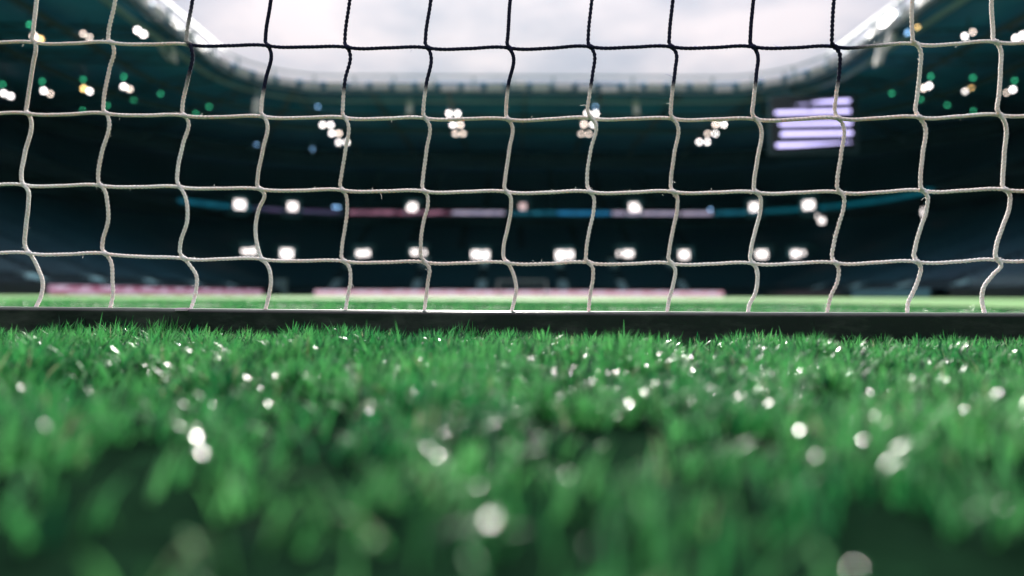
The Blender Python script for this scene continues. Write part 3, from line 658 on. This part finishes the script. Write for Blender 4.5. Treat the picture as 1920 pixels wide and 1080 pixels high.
net = thing('goal_net', on_net(960, 583), 'white braided goal net with square meshes and upper cords coloured navy like a silhouette', 'goal net')
NB = net.location.copy()
def catmull(pts, step):
    pts = [Vector(p) for p in pts]; pts = [pts[0] * 2 - pts[1]] + pts + [pts[-1] * 2 - pts[-2]]; outp = []
    for i in range(1, len(pts) - 2):
        p0, p1, p2, p3 = pts[i - 1:i + 3]; L = (p2 - p1).length; n = max(1, int(round(L / step)))
        # centripetal-ish: limit tangents to the segment length
        def tan(a, b_, c_):
            d1 = (b_ - a).length + 1e-9; d2 = (c_ - b_).length + 1e-9; return ((b_ - a) / d1 * d2 + (c_ - b_) / d2 * d1) / (d1 + d2)
        m1 = tan(p0, p1, p2) * L; m2 = tan(p1, p2, p3) * L
        for k in range(n):
            u = k / n; u2 = u * u; u3 = u2 * u
            outp.append(p1 * (2 * u3 - 3 * u2 + 1) + m1 * (u3 - 2 * u2 + u) + p2 * (-2 * u3 + 3 * u2) + m2 * (u3 - u2))
    outp.append(pts[-2]); return np.array([tuple(p) for p in outp])
NA = 10
def cord(name, pts, sky_dark_f, r0=.0025, phase=0.0):
    C = catmull(pts, .0009); T = np.gradient(C, axis=0); T /= np.linalg.norm(T, axis=1)[:, None] + 1e-12
    ref = np.array([0, 1.0, 0]); U = np.cross(T, ref); U /= np.linalg.norm(U, axis=1)[:, None]; W = np.cross(U, T)
    s = np.concatenate([[0], np.cumsum(np.linalg.norm(C[1:] - C[:-1], axis=1))]); th = np.arange(NA) * 2 * math.pi / NA
    k = 2 * math.pi / .0066
    # round plait: two families of strands crossing
    a = np.cos(2 * th[None] + k * s[:, None] + phase); b_ = np.cos(2 * th[None] - k * s[:, None] + phase)
    r = r0 * (1 + .27 * np.maximum(a, b_) - .05 + .03 * rng.standard_normal((len(s), NA)))
    V = C[:, None] + r[..., None] * (np.cos(th)[None, :, None] * U[:, None] + np.sin(th)[None, :, None] * W[:, None]) - np.array(NB)
    n = len(s); i = np.arange(n - 1)[:, None] * NA; j = np.arange(NA)[None]; j2 = (j + 1) % NA
    Q = np.stack([i + j, i + j2, i + NA + j2, i + NA + j], -1).reshape(-1, 4)
    o = array_mesh(name, V.reshape(-1, 3), Q, netmat, net, smooth=True)
    d = np.array([sky_dark_f(c_) for c_ in C]); at_ = o.data.attributes.new('sky_dark', 'FLOAT', 'POINT'); at_.data.foreach_set('value', np.repeat(d, NA).astype(np.float32))
    return o
sm = lambda x: max(0., min(1., x)) ** 2 * (3 - 2 * max(0., min(1., x)))
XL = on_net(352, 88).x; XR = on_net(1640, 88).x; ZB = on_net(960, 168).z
def sky_dark(c_):  # navy put into the cord colour for its dark silhouette against the sky
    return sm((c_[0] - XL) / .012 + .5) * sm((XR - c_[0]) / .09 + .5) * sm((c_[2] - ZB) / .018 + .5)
allk = []; 
for ci, (c, kn) in enumerate(zip(cols, knots)):
    cc, ek = up_rows(kn, c); full = kn + ek
    wob = random.uniform(0, 6)
    pts = [on_net(x, y, dy=.003 * math.sin(wob + y * .021)) for x, y in cc]
    last = pts[-1]; pts[-1] = Vector((last.x, last.y, last.z - .003))
    cord('vertical_cord', pts, sky_dark, phase=ci * 1.3); allk.append([kn[3], kn[2], kn[1], kn[0]] + ek)
    for (kx_, ky_) in full:
        p = on_net(kx_, ky_) - NB
        # knot: a lumpy twisted crossing
        nu, nv = 14, 9; V = []
        for a in range(nv + 1):
            fa = math.pi * a / nv
            for b_ in range(nu):
                th = 2 * math.pi * b_ / nu; q = Vector((math.sin(fa) * math.cos(th), math.sin(fa) * math.sin(th), math.cos(fa)))
                bump = 1 + .12 * math.sin(5 * th + 6 * q.z) + random.uniform(-.03, .03)
                q = Vector((q.x * .0050, q.y * .0040, q.z * .0038)) * bump; q = Matrix.Rotation(R(38), 3, 'Y') @ q; V.append(p + q)
        fs = [(a * nu + b_, a * nu + (b_ + 1) % nu, (a + 1) * nu + (b_ + 1) % nu, (a + 1) * nu + b_) for a in range(nv) for b_ in range(nu)]
        o = MB().add(V, fs).build('knot', netmat, net, True)
        at_ = o.data.attributes.new('sky_dark', 'FLOAT', 'POINT'); dv = sky_dark(p + NB); at_.data.foreach_set('value', [dv] * len(V))
for r_ in range(8):
    ks = [k_[r_] for k_ in allk]; pts = []
    for i, (x, y) in enumerate(ks):
        x0 = ks[i - 1][0] if i else x - 150
        if i: pts.append(on_net(x - 10, y - 1.2)); 
        pts.append(on_net(x, y)); 
        if i < len(ks) - 1:
            pts.append(on_net(x + 12, y + 1.6)); nx_, ny_ = ks[i + 1]
            pts.append(on_net((x + nx_) / 2, (y + ny_) / 2 + .8 + random.uniform(-.8, .8)))
    cord('horizontal_cord', pts, sky_dark, r0=.0024, phase=r_)
# stray fibres lifting off the cords
fz = MB()
for _ in range(170):
    c = random.choice(cols[4:18]); i = random.randrange(2, len(c) - 1); f = random.random()
    x = c[i][0] * f + c[i - 1][0] * (1 - f); y = c[i][1] * f + c[i - 1][1] * (1 - f)
    if random.random() < .5:
        r_ = random.choice(range(4)); ci = random.randrange(4, 17); a, b_ = knots[ci][r_], knots[ci + 1][r_]; x = a[0] * f + b_[0] * (1 - f); y = a[1] * f + b_[1] * (1 - f)
    p = on_net(x, y) - NB; d = Vector((random.uniform(-1, 1), random.uniform(-.6, .2), random.uniform(-1, 1))).normalized()
    L = random.uniform(.003, .006) if random.random() < .9 else .011; q = p + d * .003; q1 = q + d * L * .5; q2 = q1 + (d + Vector((random.uniform(-1, 1), 0, random.uniform(-1, 1)))).normalized() * L * .5
    fz.bar(q, q1, .00028); fz.bar(q1, q2, .0002)
fo = fz.build('loose_fibres', netmat, net); fo['kind'] = 'stuff'
at_ = fo.data.attributes.new('sky_dark', 'FLOAT', 'POINT'); at_.data.foreach_set('value', [sky_dark(Vector(v) + NB) for v in fz.v])

# ------------------------------------------------------------------ near goal: ground bar
def barmat():
    m = mat('bar_paint', (.010, .013, .013), .42, .5, bump=(90, .25, .002)); n = m.node_tree; b = n.nodes['Principled BSDF']
    t = n.nodes.new('ShaderNodeTexCoord'); z = n.nodes.new('ShaderNodeTexNoise'); z.inputs['Scale'].default_value = 14; z.inputs['Detail'].default_value = 9; z.inputs['Roughness'].default_value = .7
    g = n.nodes.new('ShaderNodeMapping'); g.inputs['Scale'].default_value = (.7, 1, 2.2); n.links.new(t.outputs['Object'], g.inputs[0]); n.links.new(g.outputs[0], z.inputs['Vector']); c = n.nodes.new('ShaderNodeValToRGB')
    c.color_ramp.elements[0].position = .45; c.color_ramp.elements[0].color = (.008, .012, .012, 1); c.color_ramp.elements[1].position = .8; c.color_ramp.elements[1].color = (.075, .085, .075, 1)
    n.links.new(z.outputs[0], c.inputs[0]); n.links.new(c.outputs[0], b.inputs['Base Color']); return m
bx_pts = []
for px, py in ((-1500, 566), (-700, 569), (-300, 573), (0, 577.5), (240, 579.5), (480, 582), (720, 584), (960, 585.5), (1200, 586.5), (1440, 588), (1680, 588.8), (1920, 589.5), (2300, 590.5), (2700, 591), (3500, 593)):
    bx_pts.append(on_net(px, py, -.022))
BW, BH, BR = .046, .060, .004
br = MB(); sec = []
for cxx, czz, a0 in ((-BW / 2 + BR, -BH + BR, 180), (BW / 2 - BR, -BH + BR, 270), (BW / 2 - BR, -BR, 0), (-BW / 2 + BR, -BR, 90)):
    for k in range(5): a = R(a0 + 90 * k / 4); sec.append((cxx + BR * math.cos(a), czz + BR * math.sin(a)))
V = []
for p in bx_pts:
    for a, c in sec: V.append((p.x, p.y + BW / 2 + a, p.z + c))
ns = len(sec); fs = [(i * ns + j, i * ns + (j + 1) % ns, (i + 1) * ns + (j + 1) % ns, (i + 1) * ns + j) for i in range(len(bx_pts) - 1) for j in range(ns)]
fs += [tuple(range(ns))[::-1], tuple(range((len(bx_pts) - 1) * ns, len(bx_pts) * ns))]
gb = thing('ground_bar', (0, NET_Y, 0), 'long black goal ground bar lying in the grass under the net', 'goal frame bar')
bo = br.add([(a, b_ - NET_Y, c) for a, b_, c in V], fs).build('box_tube', barmat(), gb, False)
M_lip = mat('bare_metal_sky_pale', (.72, .70, .71), .28, .6, .8, bump=(200, .2, .001))
# worn top strip, paled to carry the sky's reflection, and a small clip
V = []; 
for p in bx_pts: V += [(p.x, p.y + .006 - NET_Y, p.z - .0005), (p.x, p.y + .040 - NET_Y, p.z - .0005), (p.x, p.y + .040 - NET_Y, p.z + .0014), (p.x, p.y + .006 - NET_Y, p.z + .0014)]
fs = [(i * 4 + j, i * 4 + (j + 1) % 4, i * 4 + 4 + (j + 1) % 4, i * 4 + 4 + j) for i in range(len(bx_pts) - 1) for j in range(4)] + [(0, 1, 2, 3)[::-1], tuple((len(bx_pts) - 1) * 4 + j for j in range(4))]
MB().add(V, fs).build('top_strip', M_lip, gb)
p = on_net(341, 581.5, -.022); MB().box((p.x, p.y + .004 - NET_Y, p.z + .0008), (.018, .014, .0048), bev=.001).build('clip', mat('clip_pink', (.75, .55, .68), .4), gb)
for c in cols[5:18]:
    x, y = c[-1]; q = on_net(x, y); hk = MB(); hk.box((q.x, q.y - NET_Y, q.z - .003), (.009, .012, .004), bev=.001); hk.build('net_hook', M_lip, gb)

# ------------------------------------------------------------------ grass
def blade_mat():
    m = bpy.data.materials.new('grass_blade'); m.use_nodes = True; n = m.node_tree; b = n.nodes['Principled BSDF']
    a = n.nodes.new('ShaderNodeAttribute'); a.attribute_name = 'tint'
    n.links.new(a.outputs['Color'], b.inputs['Base Color'])
    b.inputs['Roughness'].default_value = .25; b.inputs['Specular IOR Level'].default_value = .5
    n.links.new(a.outputs['Alpha'], b.inputs['Roughness']); tr = n.nodes.new('ShaderNodeBsdfTranslucent'); n.links.new(a.outputs['Color'], tr.inputs[0]); ms = n.nodes.new('ShaderNodeMixShader'); ms.inputs[0].default_value = .38
    n.links.new(b.outputs[0], ms.inputs[1]); n.links.new(tr.outputs[0], ms.inputs[2]); n.links.new(ms.outputs[0], n.nodes['Material Output'].inputs[0]); return m
M_blade = blade_mat()
class Noise2:
    def __init__(s, cell, seed): s.c = cell; s.g = np.random.default_rng(seed).random((512, 512))
    def __call__(s, x, y):
        u = x / s.c + 200.37; v = y / s.c + 200.71; i = np.floor(u).astype(int); j = np.floor(v).astype(int); fu = u - i; fv = v - j
        fu = fu * fu * (3 - 2 * fu); fv = fv * fv * (3 - 2 * fv); g = s.g; i %= 511; j %= 511
        return (g[i, j] * (1 - fu) + g[i + 1, j] * fu) * (1 - fv) + (g[i, j + 1] * (1 - fu) + g[i + 1, j + 1] * fu) * fv
n1, n2, n3, n4 = Noise2(.022, 1), Noise2(.07, 2), Noise2(.4, 3), Noise2(.02, 4)
netslope = -0.055
def grass(name, y0, y1, dens, hscale, wscale, segs, margin, label):
    area = (y1 - y0) * 2 * (.76 * (y0 + y1) / 2 + margin); n = int(area * dens * 1.0)
    y = y0 + (y1 - y0) * rng.random(n * 3 // 2); x = (rng.random(len(y)) * 2 - 1) * (.76 * y1 + margin)
    k = np.abs(x) < (.76 * np.maximum(y, 0) + margin); x = x[k]; y = y[k]
    cl = .55 * n1(x, y) + .45 * n2(x, y)
    nearf = np.where(y < 1.2, .05 + .95 * np.clip((y - .17) / .56, 0, 1) ** 1.4, 1.0); k = rng.random(len(x)) < nearf * np.clip((cl - .43) * 5.5, .012, 1); x = x[k]; y = y[k]; cl = cl[k]  # blades thinned near the camera; dark soil stands in for shade there
    yb = NET_Y + netslope * x; k = ~((y > yb - .0265) & (y < yb + .030)); x, y, cl = x[k], y[k], cl[k]
    n = len(x)
    base = .0285 - .0052 * x / .7 * np.clip(y, 0, 1); base = np.clip(base, .018, .034)
    h = base * hscale * (1.10 - .13 * np.clip((y - .5) / .5, 0, 1)) * (.70 + .24 * rng.random(n) + .60 * (n2(x, y) - .5) + 1.05 * (n1(x, y) - .5)) * (.48 + .52 * np.clip((y - .1) / .6, 0, 1)); h = np.maximum(h, .004); tall = rng.random(n) < .01; h[tall] *= 1.22
    wd = wscale * (.0011 + .0011 * rng.random(n))
    ang = .85 + 1.0 * rng.standard_normal(n); back = rng.random(n) < .25; ang[back] += math.pi               # lean direction
    lean = np.abs(.76 + .34 * rng.standard_normal(n)); flat = rng.random(n) < .45; lean[flat] = .8 + .7 * rng.random(flat.sum())
    bend = .45 + .75 * rng.random(n)
    dx, dy = np.cos(ang), np.sin(ang); fa = ang + math.pi / 2 + .5 * rng.standard_normal(n); wx, wy = np.cos(fa), np.sin(fa)
    V = np.zeros((n, 2 * segs + 1, 3), np.float32); px = x.copy(); py = y.copy(); pz = np.zeros(n) - .001; seg = h / segs * 1.12
    for s in range(segs + 1):
        wz = wd * (1.0, .95, .8, .5)[min(3, int(s * 4 / (segs + 1)))] / 2
        if s < segs:
            V[:, 2 * s] = np.stack([px - wx * wz, py - wy * wz, pz], -1); V[:, 2 * s + 1] = np.stack([px + wx * wz, py + wy * wz, pz], -1)
            a = lean * (.4 + bend * 1.3 * s / segs); a = np.minimum(a, 1.42 + .25 * bend); px = px + dx * np.sin(a) * seg; py = py + dy * np.sin(a) * seg; pz = pz + np.cos(a) * seg
        else: V[:, 2 * s] = np.stack([px, py, pz], -1)
    k = 2 * segs + 1; q = np.array([(2 * s, 2 * s + 1, 2 * s + 3, 2 * s + 2) for s in range(segs - 1)]).reshape(-1, 4); tri = np.array([(2 * segs - 2, 2 * segs - 1, 2 * segs)])
    off = (np.arange(n) * k)[:, None, None]; Q = (q[None] + off).reshape(-1, 4); Tt = (tri[None] + off).reshape(-1, 3)
    o = array_mesh(name, V.reshape(-1, 3), Q, M_blade, None, smooth=True, tris=Tt)
    # colour of each blade: mid green, deep green, yellow green, straw; white where the line is painted
    t = rng.random(n); c = np.zeros((n, 3)); ga = np.array([.006, .22, .055]); gb_ = np.array([.16, .58, .16]); gc = np.array([.003, .055, .024]); gs = np.array([.34, .42, .22])
    mixw = np.clip(n2(x + 3, y + 1) * .7 + .5 * rng.random(n) - .1, 0, 1)[:, None]; c = ga * (1 - mixw) + gb_ * mixw
    dk = t < .25; c[dk] = gc; stw = t > .98; c[stw] = gs; c *= (.85 + .3 * rng.random(n))[:, None]
    lines = [(GL, 1), (GL + 5.5, 1)]
    for ly, _ in lines:
        on = (np.abs(y - ly) < .07) & (rng.random(n) < .85); c[on] = np.array([.62, .68, .60])
    rf = np.where(rng.random(n) < .6, .20 + .06 * rng.random(n), .50 + .2 * rng.random(n)); col = np.concatenate([np.repeat(c, k, 0), np.repeat(rf, k)[:, None]], 1).astype(np.float32)
    ca = o.data.attributes.new('tint', 'FLOAT_COLOR', 'POINT'); ca.data.foreach_set('color', col.ravel())
    tag(o, label, 'grass', kind='stuff'); return n
tot = []
tot.append(grass('grass', -.12, 1.30, 150000, 1.0, 1.05, 4, .45, 'short green grass in front of the black ground bar'))
tot.append(grass('grass', 1.30, 3.4, 16000, 1.0, 1.7, 3, .5, 'short green grass inside the goal up to the goal line'))
tot.append(grass('grass', 3.4, 9.0, 3600, 1.0, 3.6, 2, .5, 'green pitch grass just beyond the goal line'))
print('blades', tot)

# ------------------------------------------------------------------ thin haze in the bowl, added as a teal veil over the dark stands
hz = MB().box((CX, 100, 16.8), (820, 820, 35.8)); 
ho = hz.build('added_haze', None); hm = bpy.data.materials.new('added_haze'); hm.use_nodes = True; hn = hm.node_tree; hn.nodes.clear()
hv = hn.nodes.new('ShaderNodeVolumePrincipled'); hv.inputs['Color'].default_value = (.30, .85, 1, 1); hv.inputs['Density'].default_value = .000055; hv.inputs['Anisotropy'].default_value = .35
hout = hn.nodes.new('ShaderNodeOutputMaterial'); hn.links.new(hv.outputs[0], hout.inputs['Volume']); ho.data.materials.append(hm); tag(ho, kind='stuff')
